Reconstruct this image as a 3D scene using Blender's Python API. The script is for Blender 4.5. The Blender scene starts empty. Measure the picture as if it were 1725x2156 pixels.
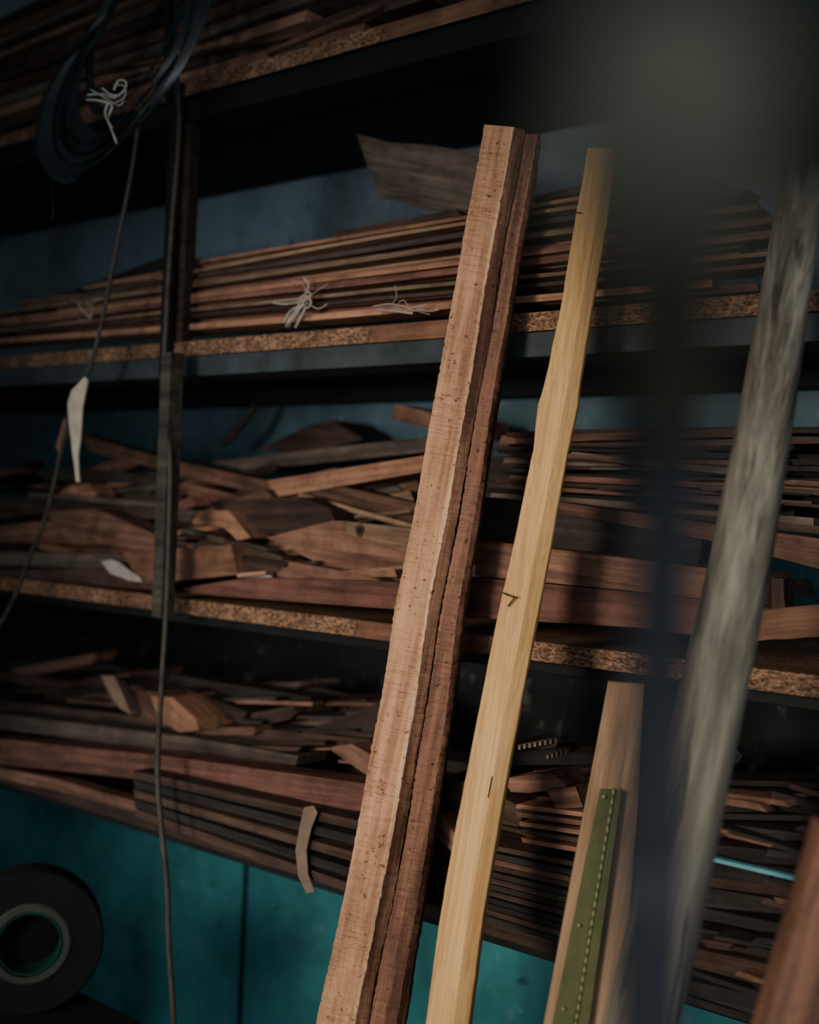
import bpy, bmesh, math, random
from mathutils import Vector, Matrix, noise
random.seed(7)
C = bpy.context.scene.collection
V = Vector
# ---------------------------------------------------------------- camera
F = 2500.0; A = math.atan2(3135, 2500); RO = math.radians(2.52)
CAM = V((0, 0, 1.5)); fwd = V((-math.cos(A), math.sin(A), 0)); r0 = V((math.sin(A), math.cos(A), 0)); Zu = V((0, 0, 1))
cr = r0*math.cos(RO) + Zu*math.sin(RO); cu = Zu*math.cos(RO) - r0*math.sin(RO)
cd = bpy.data.cameras.new('camera'); cam = bpy.data.objects.new('camera', cd); C.objects.link(cam)
M = Matrix.Identity(4)
for i in range(3):
    M[i][0] = cr[i]; M[i][1] = cu[i]; M[i][2] = -fwd[i]; M[i][3] = CAM[i]
cam.matrix_world = M
cd.sensor_fit = 'HORIZONTAL'; cd.sensor_width = 24; cd.lens = 24*F/1725; cd.clip_start = 0.02
cd.dof.use_dof = True; cd.dof.focus_distance = 1.5; cd.dof.aperture_fstop = 1.9
bpy.context.scene.camera = cam
def at(px, py, Y):
    d = fwd + cr*((px-862.5)/F) - cu*((py-1078)/F)
    return CAM + d*(Y/d.y)
def atd(px, py, t):
    return CAM + (fwd + cr*((px-862.5)/F) - cu*((py-1078)/F))*t
# ---------------------------------------------------------------- materials
def lin(r, g, b):
    f = lambda c: (c/255/12.92) if c/255 <= .04045 else ((c/255+.055)/1.055)**2.4
    return (f(r), f(g), f(b), 1)
def newmat(name, rough=.7):
    m = bpy.data.materials.new(name); m.use_nodes = True
    n = m.node_tree.nodes; b = n['Principled BSDF']; b.inputs['Roughness'].default_value = rough
    b.inputs['Specular IOR Level'].default_value = .25
    return m, n, m.node_tree.links, b
def ramp(n, stops):
    r = n.new('ShaderNodeValToRGB'); e = r.color_ramp.elements
    while len(e) < len(stops): e.new(.5)
    for k, (p, c) in enumerate(stops): e[k].position = p; e[k].color = c
    return r
def nz(n, l, vec, scale, detail=5, rough=.6):
    t = n.new('ShaderNodeTexNoise'); t.inputs['Scale'].default_value = scale
    t.inputs['Detail'].default_value = detail; t.inputs['Roughness'].default_value = rough
    l.new(vec, t.inputs['Vector']); return t
def mapping(n, l, src, sc):
    m = n.new('ShaderNodeMapping'); m.inputs['Scale'].default_value = sc; l.new(src, m.inputs['Vector']); return m.outputs[0]
def mul(n, l, a, b, fac=1.0, mode='MULTIPLY'):
    x = n.new('ShaderNodeMix'); x.data_type = 'RGBA'; x.blend_type = mode; x.inputs[0].default_value = fac
    l.new(a, x.inputs[6]); l.new(b, x.inputs[7]); return x.outputs[2]
def wood(name, light, dark, axis='X', stain=.5, saw=0, vary=True, grain=55, bump=.35, rings=0, fleck=0, slo=.38, along=2.2, sax=(1.2, 9)):
    m, n, l, b = newmat(name, .72)
    tc = n.new('ShaderNodeTexCoord'); oi = n.new('ShaderNodeObjectInfo')
    add = n.new('ShaderNodeVectorMath'); add.operation = 'ADD'
    cb = n.new('ShaderNodeVectorMath'); cb.operation = 'SCALE'; cb.inputs[0].default_value = (7.3, 3.1, 5.7)
    l.new(oi.outputs['Random'], cb.inputs['Scale']); l.new(tc.outputs['Object'], add.inputs[0]); l.new(cb.outputs[0], add.inputs[1])
    o = add.outputs[0]
    ax = (lambda a, c: (a, c, c)) if axis == 'X' else (lambda a, c: (c, c, a))
    g = nz(n, l, mapping(n, l, o, ax(along, grain)), 2.0, 7, .65)
    r = ramp(n, [(.3, lin(*dark)), (.66, lin(*light))]); l.new(g.outputs[0], r.inputs[0])
    col = r.outputs[0]
    if rings:
        w = nz(n, l, mapping(n, l, o, ax(.12, rings)), 4.0, 1, .4)
        rr = ramp(n, [(.38, (1, 1, 1, 1)), (.44, (.74, .63, .52, 1)), (.5, (1, 1, 1, 1)), (.55, (.78, .68, .57, 1)), (.6, (1, 1, 1, 1))]); l.new(w.outputs[0], rr.inputs[0])
        col = mul(n, l, col, rr.outputs[0], .75)
    st = nz(n, l, mapping(n, l, o, ax(*sax)), 2.5, 6, .7)
    r2 = ramp(n, [(slo, (.25, .2, .19, 1)), (slo+.14, (1, 1, 1, 1))]); l.new(st.outputs[0], r2.inputs[0])
    col = mul(n, l, col, r2.outputs[0], stain)
    if fleck:
        sw = nz(n, l, mapping(n, l, o, ax(4.5, 70)), 1.0, 3, .5)
        r4 = ramp(n, [(.36, (.3, .28, .26, 1)), (.44, (1, 1, 1, 1))]); l.new(sw.outputs[0], r4.inputs[0])
        col = mul(n, l, col, r4.outputs[0], fleck)
    if saw:
        sw = nz(n, l, mapping(n, l, o, ax(560, 30)), 1.0, 5, .85)
        r4 = ramp(n, [(.38, (.34, .27, .23, 1)), (.52, (1, 1, 1, 1))]); l.new(sw.outputs[0], r4.inputs[0])
        pt = nz(n, l, o, 9, 3); r6 = ramp(n, [(.42, (0,0,0,1)), (.6, (1,1,1,1))]); l.new(pt.outputs[0], r6.inputs[0])
        x = n.new('ShaderNodeMix'); x.data_type = 'RGBA'; x.blend_type = 'MULTIPLY'
        mm = n.new('ShaderNodeMath'); mm.operation = 'MULTIPLY_ADD'; mm.inputs[1].default_value = saw*.6; mm.inputs[2].default_value = saw*.3
        l.new(r6.outputs[0], mm.inputs[0]); l.new(mm.outputs[0], x.inputs[0]); l.new(col, x.inputs[6]); l.new(r4.outputs[0], x.inputs[7]); col = x.outputs[2]
        fl = nz(n, l, mapping(n, l, o, ax(1.2, 1)), 130, 3)
        r5 = ramp(n, [(.3, (.2, .14, .12, 1)), (.38, (1, 1, 1, 1))]); l.new(fl.outputs[0], r5.inputs[0])
        col = mul(n, l, col, r5.outputs[0], .85)
    if vary:
        mr = n.new('ShaderNodeMapRange'); mr.inputs[3].default_value = .40; mr.inputs[4].default_value = 1.08
        l.new(oi.outputs['Random'], mr.inputs[0])
        cc = n.new('ShaderNodeCombineColor')
        for k in range(3): l.new(mr.outputs[0], cc.inputs[k])
        col = mul(n, l, col, cc.outputs[0])
        dn = nz(n, l, o, 18, 5, .7); r7 = ramp(n, [(.36, (.5,.46,.44,1)), (.56, (1,1,1,1))]); l.new(dn.outputs[0], r7.inputs[0])
        col = mul(n, l, col, r7.outputs[0], .7)
    l.new(col, b.inputs['Base Color'])
    bp = n.new('ShaderNodeBump'); bp.inputs['Strength'].default_value = bump; bp.inputs['Distance'].default_value = .002
    l.new(g.outputs[0], bp.inputs['Height']); l.new(bp.outputs[0], b.inputs['Normal'])
    return m
W = {
 'brown': wood('wood_brown', (160,118,97), (88,63,52)),
 'orange': wood('wood_orange', (196,144,114), (132,94,73), stain=.4),
 'tan': wood('wood_tan', (180,148,119), (114,90,71), stain=.45),
 'dark': wood('wood_dark', (94,71,60), (44,34,29)),
 'grey': wood('wood_grey', (120,105,94), (68,60,53)),
 'red': wood('wood_red', (150,102,87), (88,59,51)),
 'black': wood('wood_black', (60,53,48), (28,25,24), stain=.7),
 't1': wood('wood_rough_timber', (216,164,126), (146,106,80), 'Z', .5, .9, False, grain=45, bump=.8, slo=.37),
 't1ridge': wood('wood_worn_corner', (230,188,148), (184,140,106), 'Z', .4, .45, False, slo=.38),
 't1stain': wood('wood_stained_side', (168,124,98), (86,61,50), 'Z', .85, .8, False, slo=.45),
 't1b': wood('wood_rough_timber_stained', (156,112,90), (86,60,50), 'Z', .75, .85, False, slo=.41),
 't2': wood('wood_yellow_pine', (226,184,126), (196,152,98), 'Z', .1, 0, False, 60, .2, 50, along=.4),
 'pole': wood('wood_weathered', (146,141,128), (92,88,79), 'Z', .6, 0, False, 60, .3, fleck=.9, slo=.41, along=.8, sax=(1.0, 14)),
 'post': wood('wood_old_post', (78,74,65), (38,36,32), 'Z', .6, 0, False, 40, .5),
 'hinge_board': wood('wood_pale_board', (176,144,112), (124,100,78), 'Z', .3, 0, False),
}
def plain(name, c, rough=.6, metal=0, noise_amt=.5, sc=20, spec=.25):
    m, n, l, b = newmat(name, rough); b.inputs['Metallic'].default_value = metal; b.inputs['Specular IOR Level'].default_value = spec
    tc = n.new('ShaderNodeTexCoord'); t = nz(n, l, tc.outputs['Object'], sc, 5)
    k = 1-noise_amt
    r = ramp(n, [(.3, tuple(x*k for x in lin(*c)[:3])+(1,)), (.7, lin(*c))]); l.new(t.outputs[0], r.inputs[0])
    l.new(r.outputs[0], b.inputs['Base Color'])
    bp = n.new('ShaderNodeBump'); bp.inputs['Strength'].default_value = .15; bp.inputs['Distance'].default_value = .002
    l.new(t.outputs[0], bp.inputs['Height']); l.new(bp.outputs[0], b.inputs['Normal'])
    return m
def chip():
    m, n, l, b = newmat('chipboard', .8)
    tc = n.new('ShaderNodeTexCoord'); o = tc.outputs['Object']
    a = nz(n, l, mapping(n, l, o, (.6, 1, 1.2)), 260, 4, .7)
    r = ramp(n, [(.36, lin(50,36,28)), (.5, lin(128,96,74)), (.68, lin(186,146,114))]); l.new(a.outputs[0], r.inputs[0])
    s = nz(n, l, mapping(n, l, o, (1.3, .01, .01)), 2.0, 1)
    mk = ramp(n, [(.56, (0,0,0,1)), (.58, (1,1,1,1))]); l.new(s.outputs[0], mk.inputs[0])
    x = n.new('ShaderNodeMix'); x.data_type = 'RGBA'; l.new(mk.outputs[0], x.inputs[0]); l.new(r.outputs[0], x.inputs[6])
    g = nz(n, l, mapping(n, l, o, (3, 60, 60)), 2); r3 = ramp(n, [(.3, lin(108,76,60)), (.7, lin(146,106,84))]); l.new(g.outputs[0], r3.inputs[0])
    l.new(r3.outputs[0], x.inputs[7])
    d = nz(n, l, o, 6, 6, .75); r4 = ramp(n, [(.35, (.4,.37,.35,1)), (.6, (1,1,1,1))]); l.new(d.outputs[0], r4.inputs[0])
    l.new(mul(n, l, x.outputs[2], r4.outputs[0]), b.inputs['Base Color'])
    bp = n.new('ShaderNodeBump'); bp.inputs['Strength'].default_value = .4; bp.inputs['Distance'].default_value = .002
    l.new(a.outputs[0], bp.inputs['Height']); l.new(bp.outputs[0], b.inputs['Normal'])
    return m
W['chip'] = chip()
W['beam'] = plain('painted_grey_beam', (62,71,74), .6, 0, .6, 14)
W['beamdark_shade'] = plain('dark_beam_and_shade', (20,22,24), .7, 0, .5, 14)
W['steel'] = plain('blade_steel', (38,43,46), .38, .2, .4, 30, .5)
W['rubber'] = plain('black_rubber', (24,26,28), .5)
W['cable'] = plain('dull_cable', (70,66,58), .6, 0, .6, 60)
W['twine'] = plain('white_twine', (176,164,154), .6, 0, .4, 60)
W['paper'] = plain('off_white_paper', (200,188,166), .8, 0, .35, 30)
W['plastic'] = plain('clear_grey_plastic', (176,170,164), .3, 0, .45, 40)
W['tapeband'] = plain('brown_packing_band', (126,104,88), .5, 0, .4, 30)
W['cyan'] = plain('pale_cyan_strip', (100,166,176), .5, 0, .3)
W['olive'] = plain('olive_hinge', (90,96,58), .55, .1, .45, 30)
W['hmetal'] = plain('dull_metal', (140,138,98), .45, .3, .5, 60)
W['tealroll'] = plain('dark_teal_roll', (6,13,15), .85, 0, .4, 10)
W['ring'] = plain('pale_core', (58,60,57), .8, 0, .3)
W['green'] = plain('bright_green_core', (12,56,50), .6, 0, .2)
W['bench'] = plain('black_bench', (6,8,9), .9)
W['navy'] = plain('blue_grey_column', (70,71,76), .85, 0, .2, 8)
W['tancollar'] = plain('tan_grey_collar', (88,85,73), .85, 0, .2, 8)
W['dkgreen'] = plain('dark_green_head', (18,27,20), .85, 0, .3, 8)
W['nail'] = plain('rusty_nail', (48,36,30), .5, .5, .4, 80)
W['floor'] = plain('concrete_floor', (84,82,78), .85, 0, .4, 6)
W['ceil'] = plain('dark_ceiling', (40,40,40), .9, 0, .4, 3)
def wallmat():
    m, n, l, b = newmat('painted_back_wall', .6)
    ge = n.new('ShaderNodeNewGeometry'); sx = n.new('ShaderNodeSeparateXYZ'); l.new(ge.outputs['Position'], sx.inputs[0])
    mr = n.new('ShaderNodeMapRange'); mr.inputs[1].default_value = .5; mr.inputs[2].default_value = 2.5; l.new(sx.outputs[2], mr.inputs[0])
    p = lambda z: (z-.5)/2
    r = ramp(n, [(p(.84), lin(56,132,136)), (p(.88), lin(14,20,23)), (p(1.28), lin(14,21,24)), (p(1.31), lin(34,80,91)), (p(1.62), lin(58,88,101)), (p(1.9), lin(116,133,144))]); l.new(mr.outputs[0], r.inputs[0])  # dark band puts the gloom of the bottom bay into the wall colour
    t = nz(n, l, mapping(n, l, ge.outputs['Position'], (1, 1, .8)), 3.5, 9, .72); r2 = ramp(n, [(.34, (.45,.46,.46,1)), (.58, (1,1,1,1))]); l.new(t.outputs[0], r2.inputs[0])
    col = mul(n, l, r.outputs[0], r2.outputs[0])
    t2 = nz(n, l, mapping(n, l, ge.outputs['Position'], (1.5, 1, 1)), 13, 8, .8); r3 = ramp(n, [(.58, (0,0,0,1)), (.72, (.12,.12,.12,1))]); l.new(t2.outputs[0], r3.inputs[0])
    col = mul(n, l, col, r3.outputs[0], 1, 'ADD')
    t3 = nz(n, l, mapping(n, l, ge.outputs['Position'], (1, 1, 1.6)), 24, 4, .6); r5 = ramp(n, [(.3, (.2,.2,.2,1)), (.36, (1,1,1,1))]); l.new(t3.outputs[0], r5.inputs[0])
    col = mul(n, l, col, r5.outputs[0], .8)
    l.new(col, b.inputs['Base Color']); return m
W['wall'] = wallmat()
# ---------------------------------------------------------------- builders
def tag(o, label=None, cat=None, group=None, kind=None):
    if label: o['label'] = label
    if cat: o['category'] = cat
    if group: o['group'] = group
    if kind: o['kind'] = kind
    return o
def mk(name, vs, fs, mat, mw=None, parent=None, bevel=0, smooth=False, fm=None):
    me = bpy.data.meshes.new(name); me.from_pydata([tuple(v) for v in vs], [], fs)
    mats = mat if isinstance(mat, (list, tuple)) else [mat]
    for q in mats: me.materials.append(W[q] if isinstance(q, str) else q)
    if fm:
        for p, k in zip(me.polygons, fm): p.material_index = k
    bm = bmesh.new(); bm.from_mesh(me); bmesh.ops.recalc_face_normals(bm, faces=bm.faces); bm.to_mesh(me); bm.free()
    if smooth:
        for p in me.polygons: p.use_smooth = True
    o = bpy.data.objects.new(name, me); C.objects.link(o)
    if parent:
        o.parent = parent; o.matrix_parent_inverse = Matrix.Translation(-parent.location)
    if mw is not None: o.matrix_basis = mw
    if bevel:
        b = o.modifiers.new('bevel', 'BEVEL'); b.width = bevel; b.segments = 2; b.limit_method = 'ANGLE'; b.angle_limit = math.radians(35)
    return o
def empty(name, loc, label=None, cat=None, group=None):
    o = bpy.data.objects.new(name, None); C.objects.link(o); o.location = loc; o.empty_display_size = .05
    return tag(o, label, cat, group)
def frame(p0, X, up=Zu, roll=0):
    X = X.normalized(); Z = (up - X*up.dot(X)).normalized(); Y = Z.cross(X)
    m = Matrix.Identity(4)
    if roll:
        R = Matrix.Rotation(roll, 3, X); Y = R @ Y; Z = R @ Z
    for i in range(3): m[i][0] = X[i]; m[i][1] = Y[i]; m[i][2] = Z[i]; m[i][3] = p0[i]
    return m
def box(name, lo, hi, mat, parent=None, bevel=0, under=None):
    c = V(((lo[0]+hi[0])/2, (lo[1]+hi[1])/2, (lo[2]+hi[2])/2)); h = (V(hi)-V(lo))/2
    vs = [(sx*h.x, sy*h.y, sz*h.z) for sx in (-1,1) for sy in (-1,1) for sz in (-1,1)]
    fs = [(0,1,3,2),(4,6,7,5),(0,4,5,1),(2,3,7,6),(0,2,6,4),(1,5,7,3)]
    return mk(name, vs, fs, [mat, under] if under else mat, Matrix.Translation(c), parent, bevel, fm=[0,0,0,0,1,0] if under else None)
def plank(name, p0, p1, h, d, mat, label=None, cat=None, group=None, parent=None, roll=0, wob=.0008, skew=.6, bow=0):
    X = p1-p0; L = X.length; n = max(3, int(L/.12)); s = random.random()*50
    vs = []; sk0 = random.uniform(-1,1)*skew*h; sk1 = random.uniform(-1,1)*skew*h; sd0 = random.uniform(-.3,.5)*d*.5; sd1 = random.uniform(-.3,.5)*d*.5
    for i in range(n+1):
        f = i/n; x = L*f
        o1 = noise.noise(V((x*2, s, 0)))*wob*2; o2 = noise.noise(V((x*2, s, 9)))*wob*2; hh = h*(1+.1*noise.noise(V((x*3, s, 4)))); bb = bow*4*f*(1-f)
        for (y, z) in ((0,-.5),(0,.5),(1,.5),(1,-.5)):
            ex = 0
            if i == 0: ex = sk0*(z+.5) + sd0*y
            if i == n: ex = sk1*(z+.5) - sd1*y
            vs.append((x+ex, y*d+o1, z*hh+o2+bb))
    fs = []
    for i in range(n):
        a = i*4
        for k in range(4): fs.append((a+k, a+(k+1)%4, a+4+(k+1)%4, a+4+k))
    fs += [(3,2,1,0), (n*4, n*4+1, n*4+2, n*4+3)]
    o = mk(name, vs, fs, mat, frame(p0, X, roll=roll), parent, min(h,d)*.06)
    return tag(o, label, cat, group)
def pk(name, label, cat, mat, x0, y0, x1, y1, Y0, Y1, h, d, group=None, **k):
    return plank(name, at(x0,y0,Y0), at(x1,y1,Y1), h, d, mat, label, cat, group, **k)
def poly(name, label, cat, mat, pts, Y, d, group=None, parent=None, slope=(0,0), rough=0):
    """front face outlined by pts standing at depth Y, thickness d backwards; slope tilts the back"""
    P = [at(p[0], p[1], Y if not isinstance(Y, (list,tuple)) else Y[i]) for i, p in enumerate(pts)]
    Q = []
    for i, p in enumerate(P):
        q = P[(i+1) % len(P)]; L = (q-p).length
        n = max(1, int(L/.02)) if rough and L < .09 else 1
        for k in range(n):
            w = p.lerp(q, k/n)
            if k: w = w + V((random.uniform(-1,1), 0, random.uniform(-1,1)))*rough
            Q.append(w)
    e = max(range(len(P)), key=lambda i: (P[(i+1)%len(P)]-P[i]).length)
    X = P[(e+1)%len(P)]-P[e]
    if X.x < 0: X = -X
    mw = frame(P[0], X); inv = mw.inverted()
    back = V((slope[0], d, slope[1]))
    vs = [inv @ q for q in Q] + [inv @ (q+back) for q in Q]; n = len(Q)
    fs = [tuple(range(n)), tuple(range(2*n-1, n-1, -1))] + [(i, (i+1)%n, n+(i+1)%n, n+i) for i in range(n)]
    o = mk(name, vs, fs, mat, mw, parent, min(.0005, d*.1))
    return tag(o, label, cat, group)
def tube(name, pts, r, mat, parent=None, label=None, cat=None, group=None, sub=6, seg=8):
    P = []; R = []
    n = len(pts)
    for i in range(n-1):
        a = pts[max(i-1,0)]; b = pts[i]; c = pts[i+1]; d = pts[min(i+2,n-1)]
        for k in range(sub):
            t = k/sub
            P.append(.5*((2*b)+(c-a)*t+(2*a-5*b+4*c-d)*t*t+(3*b-a-3*c+d)*t**3))
            R.append(r[i]+(r[i+1]-r[i])*t if isinstance(r, list) else r)
    P.append(pts[-1]); R.append(r[-1] if isinstance(r, list) else r); o0 = P[0].copy(); vs = []; fs = []
    for i, p in enumerate(P):
        T = (P[min(i+1,len(P)-1)]-P[max(i-1,0)]).normalized(); S = T.cross(V((.3,.9,.1))).normalized(); B = T.cross(S)
        for k in range(seg):
            a = 2*math.pi*k/seg; vs.append(p-o0+(S*math.cos(a)+B*math.sin(a))*R[i])
    for i in range(len(P)-1):
        for k in range(seg): fs.append((i*seg+k, i*seg+(k+1)%seg, (i+1)*seg+(k+1)%seg, (i+1)*seg+k))
    fs += [tuple(range(seg-1,-1,-1)), tuple((len(P)-1)*seg+k for k in range(seg))]
    o = mk(name, vs, fs, mat, Matrix.Translation(o0), parent, 0, True)
    return tag(o, label, cat, group)
def interp(st, y):
    if y <= st[0][0]: return st[0][1:]
    for a, b in zip(st, st[1:]):
        if a[0] <= y <= b[0]:
            t = (y-a[0])/(b[0]-a[0]); return tuple(p+(q-p)*t for p, q in zip(a[1:], b[1:]))
    return st[-1][1:]
def loft(name, st, sec, rv, mat, step=40, jit=.0012, parent=None, bevel=.0015, floor=True, smooth=False, cap_skew=0, fine=0, sm=None):
    """upright timber: st rows (py, left px, Y, width); horizontal section sec in units of width along rv and backwards"""
    rv = V((rv[0], rv[1], 0)).normalized(); bv = V((-rv.y, rv.x, 0))
    rows = []; y = st[0][0]
    while y < st[-1][0]: rows.append(y); y += step
    rows.append(st[-1][0])
    S = [(at(interp(st,y)[0], y, interp(st,y)[1]), interp(st,y)[2]) for y in rows]
    if floor:
        q = max(2, int(240/step)); q = min(q, len(S)); a = S[-q][0]; b = S[-1][0]; dr = b-a; T = b.z/(-dr.z); e = b+dr*T
        for k in range(1, 7): S.append((b.lerp(e, k/6), S[-1][1]))
        S[-1] = (V((e.x, e.y, .001)), S[-1][1])
    sf = sec if callable(sec) else (lambda f: sec)
    o0 = S[-1][0].copy(); vs = []; n = len(sf(0)); s = random.random()*90
    # local Z runs along the lean, so the grain follows the timber
    Zl = (S[0][0]-S[-1][0]).normalized(); Xl = (rv - Zl*rv.dot(Zl)).normalized(); Yl_ = Zl.cross(Xl)
    mw = Matrix.Identity(4)
    for i in range(3): mw[i][0] = Xl[i]; mw[i][1] = Yl_[i]; mw[i][2] = Zl[i]; mw[i][3] = o0[i]
    inv = mw.inverted()
    for i, (p, w) in enumerate(S):
        for k, (u, v) in enumerate(sf(min(i/(len(rows)-1), 1))):
            j = V((noise.noise(V((p.z*9, k*1.1, s))), noise.noise(V((p.z*9, k*1.1, s+7))), 0))*jit*2
            if fine: j += V((noise.noise(V((p.z*170, k*3.1, s))), noise.noise(V((p.z*170, k*3.1, s+3))), 0))*fine*2
            q = p + rv*(u*w) + bv*(v*w) + j
            if i == 0: q = q + Zu*cap_skew*u*w
            vs.append(inv @ q)
    fs = []; fm = []
    for i in range(len(S)-1):
        for k in range(n): fs.append((i*n+k, i*n+(k+1)%n, (i+1)*n+(k+1)%n, (i+1)*n+k)); fm.append(sm[k] if sm else 0)
    fs += [tuple(range(n)), tuple((len(S)-1)*n+k for k in range(n-1,-1,-1))]; fm += [0, 0]
    return mk(name, vs, fs, mat, mw, parent, bevel, smooth, fm)
ORD = ['first','second','third','fourth','fifth','sixth','seventh','eighth','ninth','tenth','eleventh','twelfth','thirteenth','fourteenth','fifteenth','sixteenth','seventeenth','eighteenth','nineteenth','twentieth','twenty-first','twenty-second','twenty-third','twenty-fourth']
# ---------------------------------------------------------------- setting
FY = 1.34; BY = 1.83
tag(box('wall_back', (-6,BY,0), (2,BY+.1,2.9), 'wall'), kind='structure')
tag(box('floor', (-6,-3,-.1), (2,BY,0), 'floor'), kind='structure')
tag(box('ceiling', (-6,-.2,2.9), (2,BY,3.0), 'ceil'), kind='structure')
ps = at(515, 1950, BY)
tag(box('trim_1', (ps.x-.004,BY-.006,0), (ps.x+.004,BY,.93), 'rubber'), kind='structure')
# ---------------------------------------------------------------- rack
zb = [at(400,200,FY).z, at(700,728,FY).z, at(700,1335,FY).z, at(740,1880,FY).z]
TH = .026; zt = [z+TH for z in zb]
rack = empty('storage_rack', (-1.5, FY+.25, 0), 'long open timber storage rack with chipboard shelves on dark painted beams', 'rack')
XL, XR = -3.6, .3
for k, z in enumerate(zb):
    box('shelf_board', (XL,FY,z), (XR,BY-.01,z+TH), 'chip' if k < 3 else 'dark', rack, .0015, under='beamdark_shade')  # shade under the shelves is put into the colour of the bottom face
    hb = [.04,.034,.022,.022][k]
    box('shelf_beam', (XL,FY+[.008,.004,.05,.03][k],z-hb), (XR,FY+.09,z), 'beam' if k==1 else 'beamdark_shade', rack, .002)
    if k: box('shelf_beam', (XL,BY-.06,z-hb), (XR,BY-.01,z), 'beamdark_shade', rack, .002)
for x in (XL, XR-.05):
    for y in (FY+.095, BY-.11):
        box('post', (x,y,0), (x+.05,y+.045,zb[0]-.0), 'dark', rack, .003)
pa = at(376, 500, FY); o = box('post', (pa.x-.013,FY+.004,zt[1]), (pa.x+.013,FY+.03,zb[0]-.045), W['dark'], rack, .003)
o['label'] = 'brown timber prop between the two upper shelves'
pa = at(353, 500, FY-.02); o = box('post', (pa.x-.008,FY-.022,zb[1]-.034), (pa.x+.008,FY-.004,zb[0]+.02), W['rubber'], rack, .002)
o['label'] = 'narrow black upright strip beside the brown prop'
pb0 = at(382, 800, FY-.03); pb1 = at(363, 1292, FY-.03)
o = plank('post', V((pb1.x,FY-.036,pb1.z)), V((pb0.x,FY-.036,zb[1]-.002)), .024, .030, W['post'], parent=rack, skew=.1)
o['label'] = 'weathered grey timber prop in front of the third shelf'
# ---------------------------------------------------------------- leaning timbers
rv = (.87, .49)
def Yl(a, b, rows):
    y0 = rows[0][0]
    return [(r[0], r[1], a+(b-a)*(r[0]-y0)/(2156-y0), r[2]) for r in rows]
T1R = [(262,1020,.053),(370,1002,.053),(500,975,.054),(690,943,.055),(860,911,.056),(1080,872,.057),(1270,834,.058),(1480,800,.060),(1700,760,.062),(1900,722,.063),(2040,690,.065),(2156,665,.067)]
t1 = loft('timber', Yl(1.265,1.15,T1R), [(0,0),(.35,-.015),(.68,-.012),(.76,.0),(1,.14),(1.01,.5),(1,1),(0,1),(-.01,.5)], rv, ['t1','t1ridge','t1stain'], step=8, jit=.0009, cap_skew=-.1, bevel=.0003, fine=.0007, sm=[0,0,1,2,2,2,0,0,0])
tag(t1, 'thick rough-sawn orange-brown timber leaning on the rack with saw marks', 'timber')
def secb(f):
    e = .40+.02*f if f < .3 else .406+.36*(f-.3)
    return [(1.02,.17),(1.0+e*.4,.14),(1.0+e*.85,.16),(1.02+e,.3),(1.02+e,.95),(1.02,.95)]
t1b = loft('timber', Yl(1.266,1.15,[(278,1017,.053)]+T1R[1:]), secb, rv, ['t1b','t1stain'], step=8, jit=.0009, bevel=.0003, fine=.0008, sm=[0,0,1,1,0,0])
tag(t1b, 'darker stained timber leaning tight against the right side of the thick one', 'timber')
t2e = empty('timber', (0,0,0), 'slim yellow pine batten with a waney notch and bent nails, leaning on the rack', 'timber')
rows2 = Yl(1.27,1.06,[(310,1238,.034),(385,1226,.037),(450,1213,.039),(640,1182,.039),(800,1150,.042),(850,1134,.048),(880,1129,.047),(940,1125,.041),(1040,1103,.043),(1160,1078,.045),(1290,1050,.047),(1450,1018,.047),(1600,988,.048),(1740,961,.049),(1930,928,.049),(2156,896,.049)])
b2 = loft('batten', rows2, [(0,0),(.64,-.03),(.98,.16),(1,.9),(0,.9)], rv, 't2', step=20, jit=.0005, parent=None, fine=.0003)
t2e.location = b2.matrix_basis.translation; b2.parent = t2e; b2.matrix_parent_inverse = Matrix.Translation(-t2e.location)
RV = V((rv[0], rv[1], 0)).normalized(); FN = V((RV.y, -RV.x, 0))
def nail(pts):
    tube('nail', pts, .0009, 'nail', t2e, sub=3, seg=6)
def on2(x, y, out=0):
    Y = interp(rows2, y)[1]; L = at(interp(rows2, y)[0], y, Y)
    return L + RV*min(max((at(x,y,Y)-L).length*.85, 0), .03) + FN*(.002+out)
nail([on2(1058,1248,.001), on2(1075,1252,.012), on2(1090,1256,.006)]); nail([on2(1085,1255,.004), on2(1070,1275,.002)])
nail([on2(1030,1448,-.004)+V((-.001,0,0)), on2(1024,1450,.004)+V((-.012,0,.001))])
nail([on2(1225,450,0), on2(1215,447,.004)+V((-.008,0,0))])
nail([on2(1048,1630,-.001), on2(1054,1650,-.0005), on2(1062,1675,-.001)])
def sup(a):
    c, s_ = math.cos(a), math.sin(a); f = lambda v: math.copysign(abs(v)**.72, v)
    return (f(c)*.5+.5, f(s_)*.5+.5)
cs = [sup(2*math.pi*k/24) for k in range(24)]
pr = Yl(1.255,.86,[(335,1652,.049),(640,1600,.052),(940,1545,.056),(1200,1492,.059),(1400,1446,.061),(1580,1404,.062),(1800,1352,.063),(2000,1306,.063),(2156,1270,.063)])
pole = loft('pole', pr, cs, (.90,.44), 'pole', jit=.0004, bevel=0, smooth=True)
tag(pole, 'weathered grey rounded post leaning at the right, slightly out of focus', 'pole')
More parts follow.
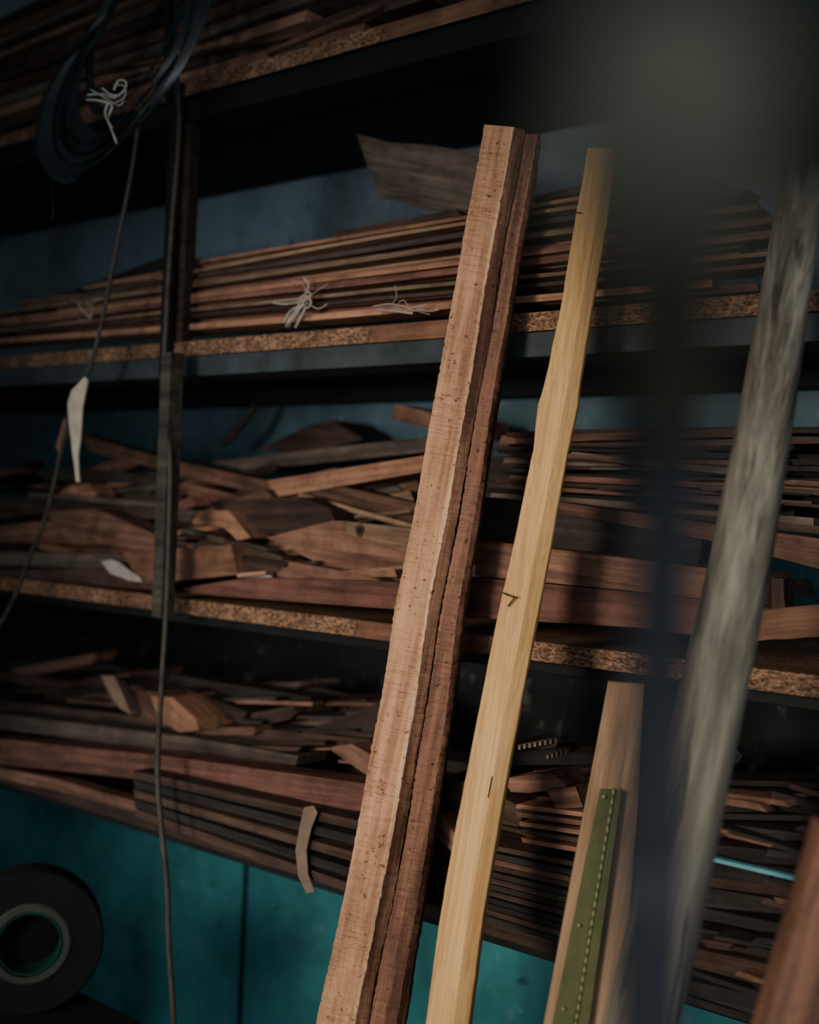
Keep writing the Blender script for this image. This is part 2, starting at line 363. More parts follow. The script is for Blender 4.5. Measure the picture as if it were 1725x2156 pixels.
# board with piano hinge
hv = V((.86,.5,0)).normalized(); hn = V((.5,-.86,0)).normalized()
hb_rows = Yl(1.24,1.08,[(1435,1281,.042),(1700,1232,.058),(1950,1185,.07),(2156,1146,.078)])
hE = empty('hinged_board', (0,0,0), 'pale board with an olive piano hinge screwed along it, standing beside the grey pole', 'board')
hb = loft('board', hb_rows, [(0,0),(1,0),(1,.3),(0,.3)], (.86,.5), 'hinge_board', jit=.0003)
hE.location = hb.matrix_basis.translation; hb.parent = hE; hb.matrix_parent_inverse = Matrix.Translation(-hE.location)
hl_rows = [(y, l, interp(hb_rows,y)[1]-.001, w) for y, l, w in [(1660,1264,.019),(1900,1214,.025),(2156,1163,.030)]]
def hpt(y, u, out):
    r = interp(hl_rows, min(y,2156)); return at(r[0], y, r[1]) + hv*r[2]*u + hn*out
def leafpart(a, b):
    o = loft('hinge_leaf', hl_rows, [(a,-.12),(b,-.12),(b,-.03),(a,-.03)], (.86,.5), 'olive', jit=0, bevel=.0003, floor=False, parent=hE)
leafpart(0, .72); leafpart(.88, 1.25)
for i in range(26):
    y0 = 1655+i*19.5
    tube('knuckle', [hpt(y0,.8,.003), hpt(y0+18,.8,.003)], .0019, 'hmetal', hE, sub=1, seg=10)
for y in (1675, 1945, 2120):
    tube('screw', [hpt(y,.3,.003), hpt(y,.3,.0048)], .0028, 'hmetal', hE, sub=1, seg=10)
rp = loft('timber', Yl(.98,.9,[(1740,1738,.06),(2156,1620,.06)]), [(0,0),(1,0),(1,.6),(0,.6)], (.79,.61), 't1b', jit=0)
tag(rp, 'brown timber post cropped by the lower right corner', 'timber')
# ---------------------------------------------------------------- close blurred machine stand (leans toward the camera)
path = [(2156,1366,.36),(1800,1374,.32),(1400,1388,.275),(1000,1406,.225),(800,1416,.195)]
PT = [atd(x, y, t) for y, x, t in path]
dr = (PT[0]-PT[1]).normalized(); ft = PT[0] + dr*(PT[0].z/(-dr.z))
me = empty('machine_stand', V((ft.x,ft.y,0)), 'very close out-of-focus blue-grey upright with a tan collar and dark green head', 'stand')
tube('column', [V((ft.x,ft.y,.0)), ft.lerp(PT[0],.5)] + PT, [.014,.012,.0100,.0091,.0080,.0076,.0076], 'navy', me, seg=20)
tube('collar', [atd(1414,860,.204), atd(1415,720,.180), atd(1412,580,.158), atd(1405,450,.143), atd(1405,320,.134), atd(1425,200,.13), atd(1480,90,.13)], [.0076,.0082,.0098,.0118,.0132,.0126,.0105], 'tancollar', me, seg=20)
tube('head', [atd(1100,-20,.135), atd(1240,-30,.135), atd(1440,-30,.132), atd(1690,20,.135), atd(1920,150,.138)], [.003,.0075,.0118,.0160,.020], 'dkgreen', me, seg=20)
# ---------------------------------------------------------------- shelf two laths
mats2 = ['brown','orange','brown','dark','tan','brown','red','orange','brown','tan','brown','grey','tan','brown','orange']
x1s = [1600,1500,1650,1400,1690,1560,1640,1480,1660,1600,1300,1560,1250,1500,1350]
for k in range(15):
    yL = 724-6.9*k; s = (655-14.0*k-yL)/950
    x0 = [-60,-120,30,-90,-40,60,-120,-50,120,-60,60,170,330,200,420][k]; x1 = x1s[k]
    Yk = 1.348+random.uniform(0,.03)
    pk('lath', f'long {mats2[k]}ish lath, {ORD[k]} up from the shelf in the tied stack on the second shelf', 'lath', mats2[k], x0, yL+s*x0+random.uniform(-3,3), x1, yL+s*x1+random.uniform(-12,12), Yk+.02, Yk, random.choice([.0055,.0075,.0095]), .05, 'laths stacked on the second shelf', wob=.0016, bow=random.uniform(-.005,.005))
for k in range(24):
    x0 = random.uniform(0,720); q = k*.38
    x1 = random.uniform(1000,1640); yL = 715-9*q; s = (646-19*q-yL)/950
    pk('lath', f'shorter lath set back in the second-shelf stack, {ORD[k]} counting upward', 'lath', random.choice(['brown','orange','dark','tan','red','brown']), x0, yL+s*x0+random.uniform(-8,8), x1, yL+s*x1+random.uniform(-16,16), 1.395, 1.395, random.choice([.004,.007,.010]), .05, 'laths set back on the second shelf', bow=random.uniform(-.006,.006))
poly('board', 'wide flat tan board lying on top of the second-shelf lath stack', 'board', 'brown', [(420,592),(490,552),(640,516),(975,462),(975,486),(640,545),(470,592)], 1.42, .14, slope=(0,.004))
poly('board', 'thin blackish sheet behind the hanging cable on top of the lath stack', 'board', 'black', [(120,625),(345,540),(480,548),(420,585),(200,632)], 1.56, .03)
poly('board', 'dark narrow strip crowning the lath stack beside the thick timber', 'board', 'dark', [(700,488),(960,440),(975,458),(720,505)], 1.5, .05)
poly('plywood_offcut', 'ragged grey-brown plywood offcut sticking up behind the thick timber', 'plywood', 'grey', [(750,280),(820,300),(900,305),(1060,330),(1060,445),(905,442),(800,415),(772,345)], [1.52,1.52,1.51,1.5,1.53,1.54,1.55,1.54], .006, rough=.0008)
for k, (a,b,c,d_) in enumerate([(1120,420,1500,335),(1135,470,1560,420),(1120,545,1500,492)]):
    pk('lath', f'{["uppermost dark","middle bowed","lower split"][k]} lath between thick timber and pole, second shelf', 'lath', ['dark','tan','brown'][k], a,b,c,d_, 1.4,1.4,.008,.03)
def twine(x, y, Y, strands, label):
    e = empty('twine_tie', at(x,y,Y), label, 'twine', 'twine ties on the laths')
    for pts in strands:
        tube('strand', [at(a,b,Y+(random.uniform(-.004,.006))) for a,b in pts], random.choice([.0006,.0010,.0018]), 'twine', e, sub=5, seg=6)
twine(640,630,1.335,[[(575,634),(610,632),(640,628),(690,598)],[(612,590),(640,600),(640,640)],[(640,585),(650,600),(640,632),(625,660),(602,688)],[(648,634),(640,655),(622,690)],[(575,637),(600,640),(638,634),(655,622),(645,610)],[(650,640),(670,650),(690,640)],[(640,640),(612,655),(598,680)],[(644,640),(618,665),(608,690)],[(642,640),(622,655),(604,684)],[(628,640),(648,648),(655,634),(640,622),(630,632)]], 'white plastic twine knot nearer the middle of the laths, with two tails')
twine(850,650,1.335,[[(785,645),(820,640),(850,645),(900,655),(925,652)],[(832,600),(835,625),(828,640),(838,652)],[(790,652),(830,655),(870,660)],[(838,640),(850,632),(866,650),(905,662)],[(850,655),(880,645),(900,640)]], 'white plastic twine knot just left of the thick timber')
twine(180,640,1.335,[[(150,645),(165,670),(182,672),(200,650)],[(150,630),(180,640),(215,628)],[(165,640),(175,655),(190,668)],[(180,632),(195,650),(190,672)]], 'faint white twine knot near the left end of the laths')
# ---------------------------------------------------------------- shelf one planks
m1 = ['brown','dark','brown','grey','brown','dark','grey','brown','grey','brown','dark']
for k in range(11):
    yL = 285-23*k; yR = 40-40*k; s = (yR-yL)/880
    x0 = [-80,-60,-30,-120,-80,-100,60,-90,-50,-100,-60][k]; x1 = [760,900,640,980,720,1000,860,1000,900,960,900][k]
    pk('plank', f'{m1[k]} plank, {ORD[k]} up from the board in the pile on the top shelf', 'plank', m1[k], x0, yL+s*x0-6+random.uniform(-6,6), x1, yL+s*x1-6+random.uniform(-10,10), FY+.03, FY+.012+.02*random.random(), random.choice([.012,.017,.021]), .14, 'planks on the top shelf', wob=.002, bow=random.uniform(-.004,.004))
for k,(a,b,c,d_) in enumerate([(-20,280,330,150),(200,150,640,70),(560,110,800,10),(430,190,640,95)]):
    pk('plank', ['short slanting plank at the far left of the top shelf','slanting split plank behind the blade coil on the top shelf','upturned plank right of the blade coil on the top shelf','thin pale strip sloping just above the top shelf edge'][k], 'plank', ['grey','brown','brown','grey'][k], a,b,c,d_, FY+.008,FY+.008,.008,.02)
# ---------------------------------------------------------------- shelf three pile
P3 = [
 ('offcut','long reddish plank lying flat along the front of the third shelf','red',[(385,1238),(520,1216),(840,1226),(845,1284),(400,1250)],1.342,.09),
 ('wood_block','bright orange squared block behind the grey prop on the third shelf','orange',[(255,1163),(485,1147),(500,1210),(300,1230)],1.352,.09),
 ('offcut','ragged tan sheet pointing left beside the thick timber','brown',[(560,1132),(700,1096),(880,1112),(880,1262),(830,1250),(800,1238),(765,1222),(740,1202),(700,1196),(650,1176)],1.41,.014),
 ('offcut','dark chamfered hardwood block in the middle of the third shelf','dark',[(440,1056),(640,1046),(697,1072),(718,1142),(560,1122),(470,1088)],1.43,.1),
 ('plank','clean orange plank tilted up to the right on top of the pile','orange',[(562,1012),(900,958),(900,992),(575,1048)],1.48,.07),
 ('plank','long brown plank sloping down right behind the grey prop','brown',[(170,915),(330,962),(560,1012),(575,1048),(380,1000),(190,950)],1.53,.05),
 ('plank','long grey plank at the back top of the third-shelf pile','grey',[(440,972),(910,918),(910,950),(520,990)],1.62,.08),
 ('wood_block','layered brown block end poking out left of the thick timber','brown',[(832,850),(930,872),(930,912),(825,882)],1.55,.2),
 ('offcut','dark heap-topping slab behind the grey plank','dark',[(540,948),(640,900),(700,884),(765,925),(650,955)],1.70,.1),
 ('offcut','small orange wedge left of the dark chamfered block','orange',[(420,1075),(480,1074),(528,1132),(500,1138),(470,1110),(405,1100)],1.40,.05),
 ('plank','dark broken plank end between orange block and tan sheet','dark',[(470,1135),(590,1170),(620,1215),(520,1210),(480,1175)],1.38,.05),
 ('plank','brown plank with pale tip at left of third shelf','brown',[(95,1078),(200,1070),(335,1130),(335,1165),(130,1130)],1.40,.06),
 ('wood_block','small brown block at left frame edge, third shelf','brown',[(-20,985),(60,988),(92,1005),(88,1030),(-20,1022)],1.5,.07),
 ('wood_block','little orange cut end near the dangling paper tag','orange',[(150,1022),(185,1018),(203,1040),(190,1052),(120,1040)],1.44,.05),
 ('plank','flat grey-brown plank low at left end of third shelf','grey',[(-30,1160),(250,1166),(300,1200),(-30,1190)],1.38,.06),
 ('plank','mid brown plank crossing behind the cable at left','brown',[(-30,1110),(120,1095),(250,1120),(330,1150),(-30,1140)],1.42,.07),
 ('plank','upper warm plank right of the yellow batten on the third shelf','brown',[(1000,1136),(1345,1178),(1600,1210),(1600,1276),(1345,1246),(1000,1212)],1.342,.1),
 ('plank','lower reddish plank right of the yellow batten on the third shelf','red',[(985,1214),(1345,1248),(1560,1272),(1560,1350),(1345,1322),(985,1300)],1.335,.1),
 ('plywood_offcut','black streaky sheet between the timbers on the third shelf','black',[(1020,1046),(1180,1060),(1480,1120),(1470,1190),(1340,1176),(1015,1134)],1.40,.02),
 ('plank','long brown plank edge above the black streaky sheet','brown',[(1170,1056),(1480,1100),(1735,1135),(1735,1200),(1480,1135),(1185,1082)],1.38,.06),
 ('plank','orange plank end right of the grey pole on the third shelf','orange',[(1600,1285),(1740,1272),(1740,1340),(1590,1350)],1.345,.1),
 ('plank','dark upright offcut right of the grey pole','dark',[(1600,1215),(1650,1218),(1655,1290),(1600,1288)],1.37,.03),
 ('board','added black backing sheet that darkens the gaps between the dark laths on the third shelf','black',[(1000,960),(1740,940),(1740,1110),(1000,1060)],1.56,.03),  # added dark sheet, keeps the gaps between the laths dark
 ('plank','brown plank leaning up left across the rear of the third-shelf pile','brown',[(395,1085),(560,1030),(575,1052),(410,1112)],1.46,.05),
 ('plank','grey-brown plank crossing level behind the orange wedge','grey',[(-30,1042),(330,1066),(540,1090),(540,1112),(330,1092),(-30,1068)],1.46,.06),
 ('plank','dull brown plank end under the tan sheet','brown',[(600,1180),(760,1210),(835,1232),(835,1250),(590,1205)],1.375,.05),
 ('plank','broad brown board end showing its face at the centre of the pile','brown',[(590,1052),(700,1020),(880,1060),(880,1108),(720,1076)],1.49,.05),
 ('plank','straight grey board sloping left at the far left of the pile','grey',[(-30,1008),(130,985),(330,1000),(330,1022),(130,1012),(-30,1036)],1.5,.05),
 ('plank','squared dark plank lying level beneath the orange block','dark',[(-30,1200),(250,1196),(330,1218),(330,1234),(-30,1218)],1.36,.05),
]
for nm, lb, mt, pts, Y, d in P3:
    poly(nm, lb, 'block' if nm=='wood_block' else 'plank' if nm=='plank' else 'board', mt, pts, Y, d, rough=.0012)
hp = poly('offcut', 'pale board end with a dark knot beside the thick timber', 'board', 'tan', [(715,1096),(880,1114),(880,1172),(790,1140),(735,1128)], 1.38, .012)
kc = at(757,1117,1.378)
def knot(r, y, mat, name):
    vs = [(r*math.cos(a)*(1+.15*math.sin(3*a)), 0, 1.25*r*math.sin(a)) for a in [i*math.pi/9 for i in range(18)]]; vs += [(x, .0015, z) for x, _, z in vs]
    k = mk(name, vs, [tuple(range(18)), tuple(range(35,17,-1))]+[(i,(i+1)%18,18+(i+1)%18,18+i) for i in range(18)], mat, Matrix.Translation(kc+V((0,y,0))))
    k.parent = hp; k.matrix_parent_inverse = hp.matrix_basis.inverted()
knot(.0085, .0005, 'dark', 'knot'); knot(.0045, -.0004, 'beamdark_shade', 'knot_hole')
T3 = [('thin tan strip slanting right under the orange plank','tan',628,1042,880,1112,1.47,.008,.02),
 ('thin brown strip right of the grey prop, third shelf','brown',388,1022,560,1064,1.5,.01,.03),
 ('thin dark strip rising to the grey prop','dark',395,1160,600,1190,1.37,.01,.03),
 ('slim grey strip above the orange block','grey',380,1118,560,1160,1.39,.01,.03),
 ('thin orange strip left of the grey prop','orange',225,1022,340,1008,1.5,.008,.03),
 ('thin brown strip low behind the front plank','brown',560,1210,835,1206,1.38,.012,.04),
 ('grey strip at left crossing under the paper tag','grey',-20,1058,330,1026,1.5,.012,.04),
 ('pale strip sloping up behind the dark chamfered block','tan',700,1082,870,1042,1.52,.018,.05),
 ('brown strip just left of thick timber above the tan strip','brown',640,1075,880,1012,1.56,.012,.05),
 ('dark strip at the left frame edge, third shelf','dark',-30,1205,330,1236,1.36,.012,.03),
 ('narrow brown strip over the dark chamfered block','brown',395,1040,640,1050,1.52,.012,.05),
 ('short split piece on the front plank beside the grey prop','orange',500,1212,560,1206,1.345,.006,.02),
 ('long dark strip rising left to right behind the paper tag','dark',-40,1090,330,1048,1.46,.014,.05),
 ('thin dark strip above the reddish front plank','dark',600,1200,840,1232,1.40,.01,.03),
 ('grey splintered strip left of the grey prop','grey',60,1040,332,1062,1.42,.01,.03),
 ('brown strip crossing beneath the brown plank with pale tip','brown',150,1168,335,1148,1.40,.013,.03)]
for lb, mt, a,b,c,d_,Y,h,dd in T3: pk('strip', lb, 'strip', mt, a,b,c,d_,Y,Y,h,dd)
for k in range(14):
    y0 = 1058-10.5*k; pk('lath', f'dark lath, {ORD[k]} up in the third-shelf stack behind the yellow batten', 'lath', ['dark','grey','black','brown','dark','red','black','dark','grey','dark','black','dark','brown','dark'][k], 1030+random.uniform(-10,60), y0-2+random.uniform(-4,4), 1760-random.uniform(0,180), y0+56-6*k+random.uniform(-8,8), 1.5,1.47,random.choice([.006,.008,.010]),.06,'dark laths on the third shelf', wob=.001, bow=random.uniform(-.003,.003))
pk('plank','tilted dark brown plank showing right of the thick timber, third shelf','plank','brown',1050,925,1340,985,1.5,1.5,.014,.04)
def fill(z, n, hmax, shelf, mlist):
    for k in range(n):
        x = random.uniform(-2.7,-.9); L = random.uniform(.4,.9); y = random.uniform(1.5,1.68); zz = z+.012+hmax*k/n
        a = V((x-L/2,y+random.uniform(-.03,.03),zz+random.uniform(-.005,.005))); b = V((x+L/2,y+random.uniform(-.05,.05),zz+random.uniform(-.02,.02)+.01))
        plank('plank', a, b, random.uniform(.01,.025), random.uniform(.05,.1), random.choice(mlist), f'dim plank lying deep at the back of the {shelf} shelf', 'plank', f'rear planks on the {shelf} shelf')
fill(zt[2], 18, .12, 'third', ['brown','dark','grey','red'])
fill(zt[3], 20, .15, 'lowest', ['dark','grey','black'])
def scraps(n, x0, x1, top, bot, Ya, Yb, mlist, label, group, wm=(60,240), hm=(12,36), smax=.35):
    # straight-edged board ends with angled cuts
    for k in range(n):
        x = x0+(x1-x0)*(k+random.random())/n; f = random.random(); y = top(x)+(bot(x)-top(x))*f; Y = Yb+(Ya-Yb)*f
        w = random.uniform(*wm); h = random.uniform(*hm); sl = random.uniform(-smax,smax)
        if x+w > x1+40: w = max(50, x1+40-x)
        c0 = random.uniform(-14,14); c1 = random.uniform(-22,22)
        pts = [(x, y), (x+w, y+sl*w), (x+w+c1, y+sl*w+h), (x+c0, y+h)]
        if random.random() < .35: pts = [(x, y), (x+w, y+sl*w), (x+w+14, y+sl*w+h*.45), (x+w+c1*.5, y+sl*w+h), (x+c0, y+h)]
        poly('offcut', label, 'offcut', random.choice(mlist), pts, Y, random.uniform(.03,.09), group, slope=(random.uniform(-.04,.04), random.uniform(0,.01)))
scraps(46, -20, 850, lambda x: 985+.03*x, lambda x: 1160+.05*x, 1.43, 1.60, ['brown','dark','tan','grey','red','dark','orange'], 'small angular offcut wedged in the jumble on the third shelf', 'offcuts jumbled on the third shelf')
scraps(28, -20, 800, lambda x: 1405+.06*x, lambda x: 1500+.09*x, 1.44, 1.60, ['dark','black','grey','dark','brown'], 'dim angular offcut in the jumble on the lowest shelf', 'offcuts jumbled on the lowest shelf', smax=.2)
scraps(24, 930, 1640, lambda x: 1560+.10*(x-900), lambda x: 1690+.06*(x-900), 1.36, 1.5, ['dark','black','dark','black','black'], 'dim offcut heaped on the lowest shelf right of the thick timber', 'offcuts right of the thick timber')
def splinters(n, x0, x1, top, bot, Ya, Yb, mlist, label, group, smax=.25, base=0, wr=(90,330)):
    for k in range(n):
        x = x0+(x1-x0)*(k+random.random())/n; f = random.random(); y = top(x)+(bot(x)-top(x))*f; Y = Yb+(Ya-Yb)*f
        w = random.uniform(*wr); sl = base+random.uniform(-smax,smax)
        if x+w > x1+60: w = max(60, x1+60-x)
        pk('strip', label, 'strip', random.choice(mlist), x, y, x+w, y+sl*w, Y, Y+random.uniform(-.03,.03), random.uniform(.003,.008), random.uniform(.015,.04), group, skew=2, bow=random.uniform(-.002,.002))
splinters(44, -30, 820, lambda x: 1000+.02*x, lambda x: 1190+.04*x, 1.39, 1.56, ['brown','dark','tan','grey','orange','brown','dark'], 'thin splintered strip poking out of the jumble on the third shelf', 'splintered strips on the third shelf')
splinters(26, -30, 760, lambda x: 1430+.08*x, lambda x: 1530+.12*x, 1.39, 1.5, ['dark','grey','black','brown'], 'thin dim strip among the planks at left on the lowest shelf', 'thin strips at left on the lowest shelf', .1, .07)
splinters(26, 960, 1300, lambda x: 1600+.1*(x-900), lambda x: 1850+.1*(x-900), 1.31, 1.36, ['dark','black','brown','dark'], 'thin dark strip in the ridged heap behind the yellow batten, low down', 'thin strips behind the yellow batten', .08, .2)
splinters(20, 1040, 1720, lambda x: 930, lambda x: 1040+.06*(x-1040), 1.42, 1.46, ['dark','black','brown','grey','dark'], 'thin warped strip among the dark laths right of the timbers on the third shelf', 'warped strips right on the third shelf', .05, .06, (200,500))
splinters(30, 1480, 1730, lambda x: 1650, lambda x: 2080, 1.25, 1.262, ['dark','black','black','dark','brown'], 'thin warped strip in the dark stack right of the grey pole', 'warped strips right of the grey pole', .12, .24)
poly('plastic_scrap','crumpled clear plastic scrap left of the orange block','scrap','plastic',[(212,1182),(232,1178),(250,1184),(270,1200),(292,1214),(300,1226),(270,1222),(250,1214),(232,1208)],1.345,.004)
poly('plastic_scrap','small white plastic scrap behind the reddish front plank','scrap','plastic',[(500,1206),(560,1206),(575,1216),(505,1216)],1.36,.004)
tube('stick', [at(470,935,1.7), at(505,900,1.7), at(540,850,1.72)], .008, 'black', None, 'black crooked stick poking up at the back of the third shelf', 'stick')
# ---------------------------------------------------------------- shelf four
P4 = [
 ('plank','long reddish plank running along the front of the lowest shelf','red',[(-30,1553),(350,1592),(780,1652),(780,1712),(300,1642),(-30,1606)],1.30,.05),
 ('plank','narrow light plank at the very edge of the lowest shelf, far left','brown',[(-30,1612),(120,1640),(292,1690),(292,1712),(120,1664),(-30,1636)],1.325,.03),
 ('plank','pale grey plank above the reddish plank on the lowest shelf','grey',[(-30,1500),(400,1552),(628,1592),(622,1612),(400,1590),(-30,1530)],1.37,.07),
 ('plank','long dim plank crossing behind the pale grey one','dark',[(-30,1470),(400,1522),(780,1556),(780,1580),(400,1550),(-30,1502)],1.43,.08),
 ('board','dark triangular sheet poking out left of the thick timber','dark',[(625,1545),(800,1478),(800,1545)],1.43,.01),
 ('board','wide blackish sheet resting on top of the lowest-shelf pile','black',[(360,1420),(655,1468),(650,1490),(480,1470),(340,1440)],1.5,.05),
 ('plank','dark plank under the blackish sheet','dark',[(390,1450),(520,1500),(515,1512),(410,1512)],1.45,.06),
 ('offcut','pale rounded offcut touching the thick timber, lowest shelf','brown',[(690,1575),(740,1566),(800,1600),(800,1650),(740,1610)],1.36,.05),
 ('offcut','small brown chamfered offcut right of the yellow batten','brown',[(1060,1640),(1160,1626),(1192,1652),(1185,1668),(1075,1668)],1.30,.06),
 ('offcut','small squared offcut beside the hinged board','brown',[(1150,1662),(1212,1656),(1228,1700),(1172,1704)],1.29,.06),
 ('offcut','rounded dark chunk between the thick timber and yellow batten','dark',[(930,1640),(1000,1650),(1080,1690),(1105,1712),(1090,1742),(1010,1720),(930,1680)],1.30,.08),
 ('offcut','tan wedge between the two leaning timbers low down','brown',[(905,1712),(925,1716),(985,1790),(965,1808),(905,1745)],1.28,.04),
 ('plywood_offcut','dark bluish sheet at left on the lowest shelf','black',[(-20,1392),(150,1380),(280,1410),(60,1420)],1.6,.05),
 ('board','black flat board above the hinge board at back','black',[(1010,1590),(1250,1570),(1250,1610),(1010,1612)],1.46,.1),
]
for nm, lb, mt, pts, Y, d in P4: poly(nm, lb, 'board' if nm!='plank' else 'plank', mt, pts, Y, d, rough=.001)
for k in range(5):
    a = at(285,1712-20*k,1.262); b = at(795,1885-36*k+6,1.262)
    plank('lath', a, b, .0135, .07, 'black' if k%2 else 'dark', f'dark lath, {ORD[k]} up in the banded bundle overhanging the lowest shelf', 'lath', 'laths of the banded bundle')
bs = [(660,1696),(668,1712),(655,1745),(645,1790),(648,1840),(662,1878),(645,1880),(628,1845),(622,1790),(632,1735),(640,1700)]
poly('packing_band','loose brown packing band around the dark overhanging bundle','band','tapeband',bs,1.252,.002)
for k in range(12):
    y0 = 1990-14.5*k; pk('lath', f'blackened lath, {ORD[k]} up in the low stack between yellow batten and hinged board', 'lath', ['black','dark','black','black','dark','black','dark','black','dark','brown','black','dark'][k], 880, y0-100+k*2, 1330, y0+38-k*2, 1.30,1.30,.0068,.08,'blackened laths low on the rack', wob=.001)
for k in range(5):
    pk('lath', f'short orange lath, {ORD[k]} from the top beside the hinged board', 'lath', ['orange','brown','orange','dark','orange'][k], 1085+k*4, 1696+18*k, 1240, 1716+19*k, 1.285,1.285,.006,.06,'short orange laths on the lowest shelf')
for k in range(24):
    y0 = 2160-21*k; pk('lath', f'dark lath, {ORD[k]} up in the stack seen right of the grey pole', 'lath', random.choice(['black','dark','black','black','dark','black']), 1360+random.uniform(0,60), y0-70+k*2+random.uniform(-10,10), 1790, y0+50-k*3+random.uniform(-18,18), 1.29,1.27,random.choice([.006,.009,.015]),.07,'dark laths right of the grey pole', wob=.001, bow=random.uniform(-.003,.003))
pk('strip','pale cyan strip among the dark laths right of the grey pole','strip','cyan',1470,1803,1700,1857,1.245,1.245,.0045,.01)
for k in range(4):
    x = 215+k*34; y = 1430+k*12
    poly('wood_block', f'{["leftmost","second","third","rightmost"][k]} block of the taped bundle on the lowest shelf', 'block', ['dark','dark','brown','orange'][k], [(x,y),(x+45,y+2),(x+95,y+48),(x+100,y+72),(x+60,y+76),(x+15,y+45)], 1.42-.012*k, .1, 'blocks of the taped bundle')
poly('tape_band','pale tape band across the bundle of block ends','tape','tapeband',[(212,1422),(240,1424),(262,1470),(275,1505),(250,1490),(228,1455)],1.37,.002)
for k,(a,b,c,d_) in enumerate([(1092,1572,1180,1556),(1152,1592,1200,1578)]):
    e = pk('toothed_strip', ['longer pale toothed strip deep on the lowest shelf','shorter pale toothed strip deep on the lowest shelf'][k],'strip','dark',a,b,c,d_,1.34,1.34,.006,.02)
    n = 8 if k==0 else 5
    for j in range(n):
        p = at(a+(c-a)*(j+.3)/n, b+(d_-b)*(j+.3)/n+2, 1.337); o = box('tooth', (p.x-.0018,p.y-.002,p.z-.003), (p.x+.0018,p.y+.003,p.z+.003), 'tapeband')
        o.parent = e; o.matrix_parent_inverse = e.matrix_basis.inverted()
# ---------------------------------------------------------------- hanging blade coil
ce = empty('blade_coil', at(250,-120,1.22), 'coil of dark toothed bandsaw blade hanging in front of the top shelf', 'saw blade')
base = [(400,-160),(420,-60),(412,40),(374,140),(310,240),(228,320),(158,368),(112,366),(86,320),(94,230),(135,140),(190,60),(235,-20),(290,-120),(345,-170)]
def ribbon(path, wv, Y, name):
    n = len(path); P = []
    pts = [at(a,b,Y) for a,b in path]
    for i in range(n):
        a,b,c,d = pts[(i-1)%n],pts[i],pts[(i+1)%n],pts[(i+2)%n]
        for k in range(16):
            t = k/16; P.append(.5*((2*b)+(c-a)*t+(2*a-5*b+4*c-d)*t*t+(3*b-a-3*c+d)*t**3))
    o0 = P[0].copy(); vs = []; fs = []; m = len(P)
    for i, p in enumerate(P):
        vs += [p-o0-wv*(.2 if i%2 else 0), p+wv*.1-o0, p+wv-o0]
    for i in range(m):
        j = (i+1)%m; fs += [(3*i,3*j,3*j+1,3*i+1),(3*i+1,3*j+1,3*j+2,3*i+2)]
    o = mk(name, vs, fs, 'steel', Matrix.Translation(o0), ce)
    s = o.modifiers.new('solid','SOLIDIFY'); s.thickness = .0015
    return o
random.seed(3)
for i,(dx,dy,sx,sy,wd) in enumerate([(0,0,1,1,.024),(8,-14,.92,.96,.018),(-8,12,.97,1.0,.014),(20,-44,.76,.89,.022),(14,-28,.84,.92,.015),(34,-80,.64,.82,.015),(-2,-4,1.03,.98,.014)]):
    path = [(255+(a-255)*sx+dx+random.uniform(-5,5), 100+(b-100)*sy+dy+random.uniform(-5,5)) for a,b in base]
    ribbon(path, r0*wd + Zu*wd*.6 - fwd*.012, 1.18+.011*i, 'blade_loop')
st = plank('hanging_strap', at(358,235,1.24), at(358,-420,1.24), .018, .003, 'rubber', 'black vertical strap holding up the blade coil', 'strap', skew=0)
tube('cable', [at(350,-650,1.285), at(360,-60,1.285), at(368,120,1.285), at(378,260,1.285), at(362,480,1.285), at(352,640,1.285), at(346,800,1.285), at(358,960,1.28), at(356,1120,1.28), at(350,1290,1.275), at(340,1450,1.26), at(332,1620,1.22), at(340,1740,1.215), at(352,1860,1.215), at(356,1990,1.215), at(366,2160,1.215), at(372,2500,1.215)], .0046, 'cable', None, 'long thin dark cable hanging down past the grey prop to the floor', 'cable')
tube('cable', [at(300,200,1.25), at(280,345,1.25), at(258,460,1.25), at(238,560,1.25), at(214,680,1.25), at(190,770,1.25), at(160,830,1.25), at(133,930,1.25), at(100,1075,1.25), at(60,1180,1.25), at(30,1260,1.25), at(-20,1350,1.25)], .004, 'cable', None, 'thin dark cable slanting down left from the blade coil', 'cable')
poly('paper_tag','off-white twisted paper tag caught on the slanting cable','tag','paper',[(178,793),(184,800),(172,860),(168,925),(163,960),(166,1015),(160,1014),(152,950),(146,900),(142,850),(150,822)],1.243,.003, rough=.0006)
plank('stick', at(120,950,1.30), at(138,888,1.30), .012, .01, 'orange', 'short orange stick end beside the paper tag', 'stick')
e = empty('twine_tie', at(235,200,1.17), 'white twisted plastic tie knotted round the blade coil', 'twine')
for pts in [[(185,200),(215,198),(240,205),(262,190),(265,172),(250,170),(240,190)],[(190,188),(220,205),(250,222),(262,210)],[(183,210),(210,212),(236,222),(228,250),(240,285),(246,302)],[(215,185),(235,200),(255,200)],[(228,215),(222,240),(236,270)],[(240,178),(262,182),(262,205),(235,220)]]:
    tube('strand', [at(a,b,1.13+random.uniform(-.006,.006)) for a,b in pts], random.choice([.0012,.002,.0026]), 'plastic', e, sub=5, seg=6)
tube('strand', [at(108,385,1.19), at(112,430,1.19), at(109,465,1.19)], .0018, 'rubber', ce, sub=4)
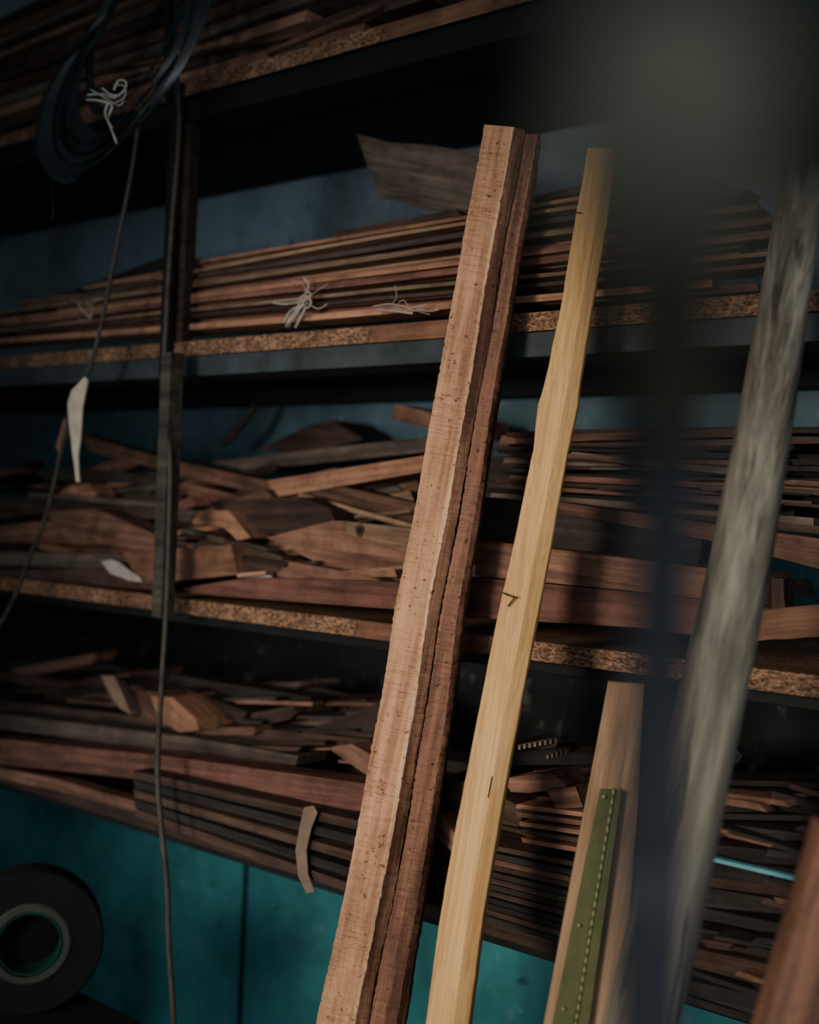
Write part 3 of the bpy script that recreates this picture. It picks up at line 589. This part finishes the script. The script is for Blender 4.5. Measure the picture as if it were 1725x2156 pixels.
# ---------------------------------------------------------------- bench and tape roll
rc = at(62,1976,1.10); axis = (V((0,0,rc.z))-V((rc.x,rc.y,rc.z))).normalized()
ZB = rc.z-.112
bn = empty('work_bench', (rc.x-.15, rc.y, 0), 'black low workbench under the dark tape roll', 'bench')
bx0 = rc.x-.7; bx1 = at(190,2080,1.1).x
box('bench_top', (bx0, .86, ZB-.04), (bx1, 1.2, ZB), 'bench', bn, .003)
for x in (bx0+.02, bx1-.07):
    for y in (.88, 1.13): box('leg', (x,y,0), (x+.05,y+.05,ZB-.04), 'bench', bn, .003)
tr = empty('tape_roll', rc-V((0,0,.112)), 'dark teal roll with pale ring core standing at the lower left', 'roll')
def ringm(name, ri, ro, w, mat, off=0, seg=64):
    S = V((0,0,1)).cross(axis).normalized(); U = axis.cross(S); vs = []; fs = []
    pr_ = [(ri,-w/2),(ro-.003,-w/2),(ro,-w/2+.003),(ro,w/2-.003),(ro-.003,w/2),(ri,w/2)]
    for k in range(seg):
        a = 2*math.pi*k/seg
        for r, t in pr_: vs.append((S*math.cos(a)+U*math.sin(a))*r + axis*(t+off))
    m = len(pr_)
    for k in range(seg):
        j = (k+1)%seg
        for i in range(m): fs.append((k*m+i, k*m+(i+1)%m, j*m+(i+1)%m, j*m+i))
    return mk(name, vs, fs, mat, Matrix.Translation(rc), tr, 0, False)
ringm('tape_winding', .063, .112, .05, 'tealroll'); ringm('core', .051, .0628, .056, 'ring'); ringm('core_lining', .046, .0508, .05, 'green'); ringm('core_shade_disc', .004, .0458, .006, 'bench', -.02)  # last disc is added in black for the dark inside of the core
# ---------------------------------------------------------------- lights
def spot(loc, tgt, en, col, ang, size):
    d = bpy.data.lights.new('spot','SPOT'); d.energy = en; d.color = col; d.spot_size = math.radians(ang); d.spot_blend = 1; d.shadow_soft_size = size
    o = bpy.data.objects.new('spot', d); C.objects.link(o); o.location = loc; o.rotation_euler = (V(tgt)-V(loc)).to_track_quat('-Z','Y').to_euler()
def area(loc, tgt, en, col, size):
    d = bpy.data.lights.new('area','AREA'); d.energy = en; d.color = col; d.size = size
    o = bpy.data.objects.new('area', d); C.objects.link(o); o.location = loc; o.rotation_euler = (V(tgt)-V(loc)).to_track_quat('-Z','Y').to_euler()
spot((-.8,-1.1,1.65), (-.98,1.3,1.2), 195, (1,.86,.71), 52, .25)
spot((-2.2,-.6,1.0), (-1.4,1.8,.6), 56, (.92,.98,1), 48, .25)
spot((-1.3,-.3,1.5), (-1.62,1.83,1.95), 26, (.85,.93,1), 42, .15)
area((1.3,-.3,1.9), (-.9,1.3,1.4), 12, (.88,.95,1), 1.0)
area((-.3,-1.0,1.7), (-.9,1.3,1.4), 6, (.9,.96,1), 1.0)
w = bpy.data.worlds.new('world'); bpy.context.scene.world = w; w.use_nodes = True
w.node_tree.nodes['Background'].inputs[0].default_value = (.52,.76,.82,1); w.node_tree.nodes['Background'].inputs[1].default_value = .11
bpy.context.scene.view_settings.view_transform = 'AgX'
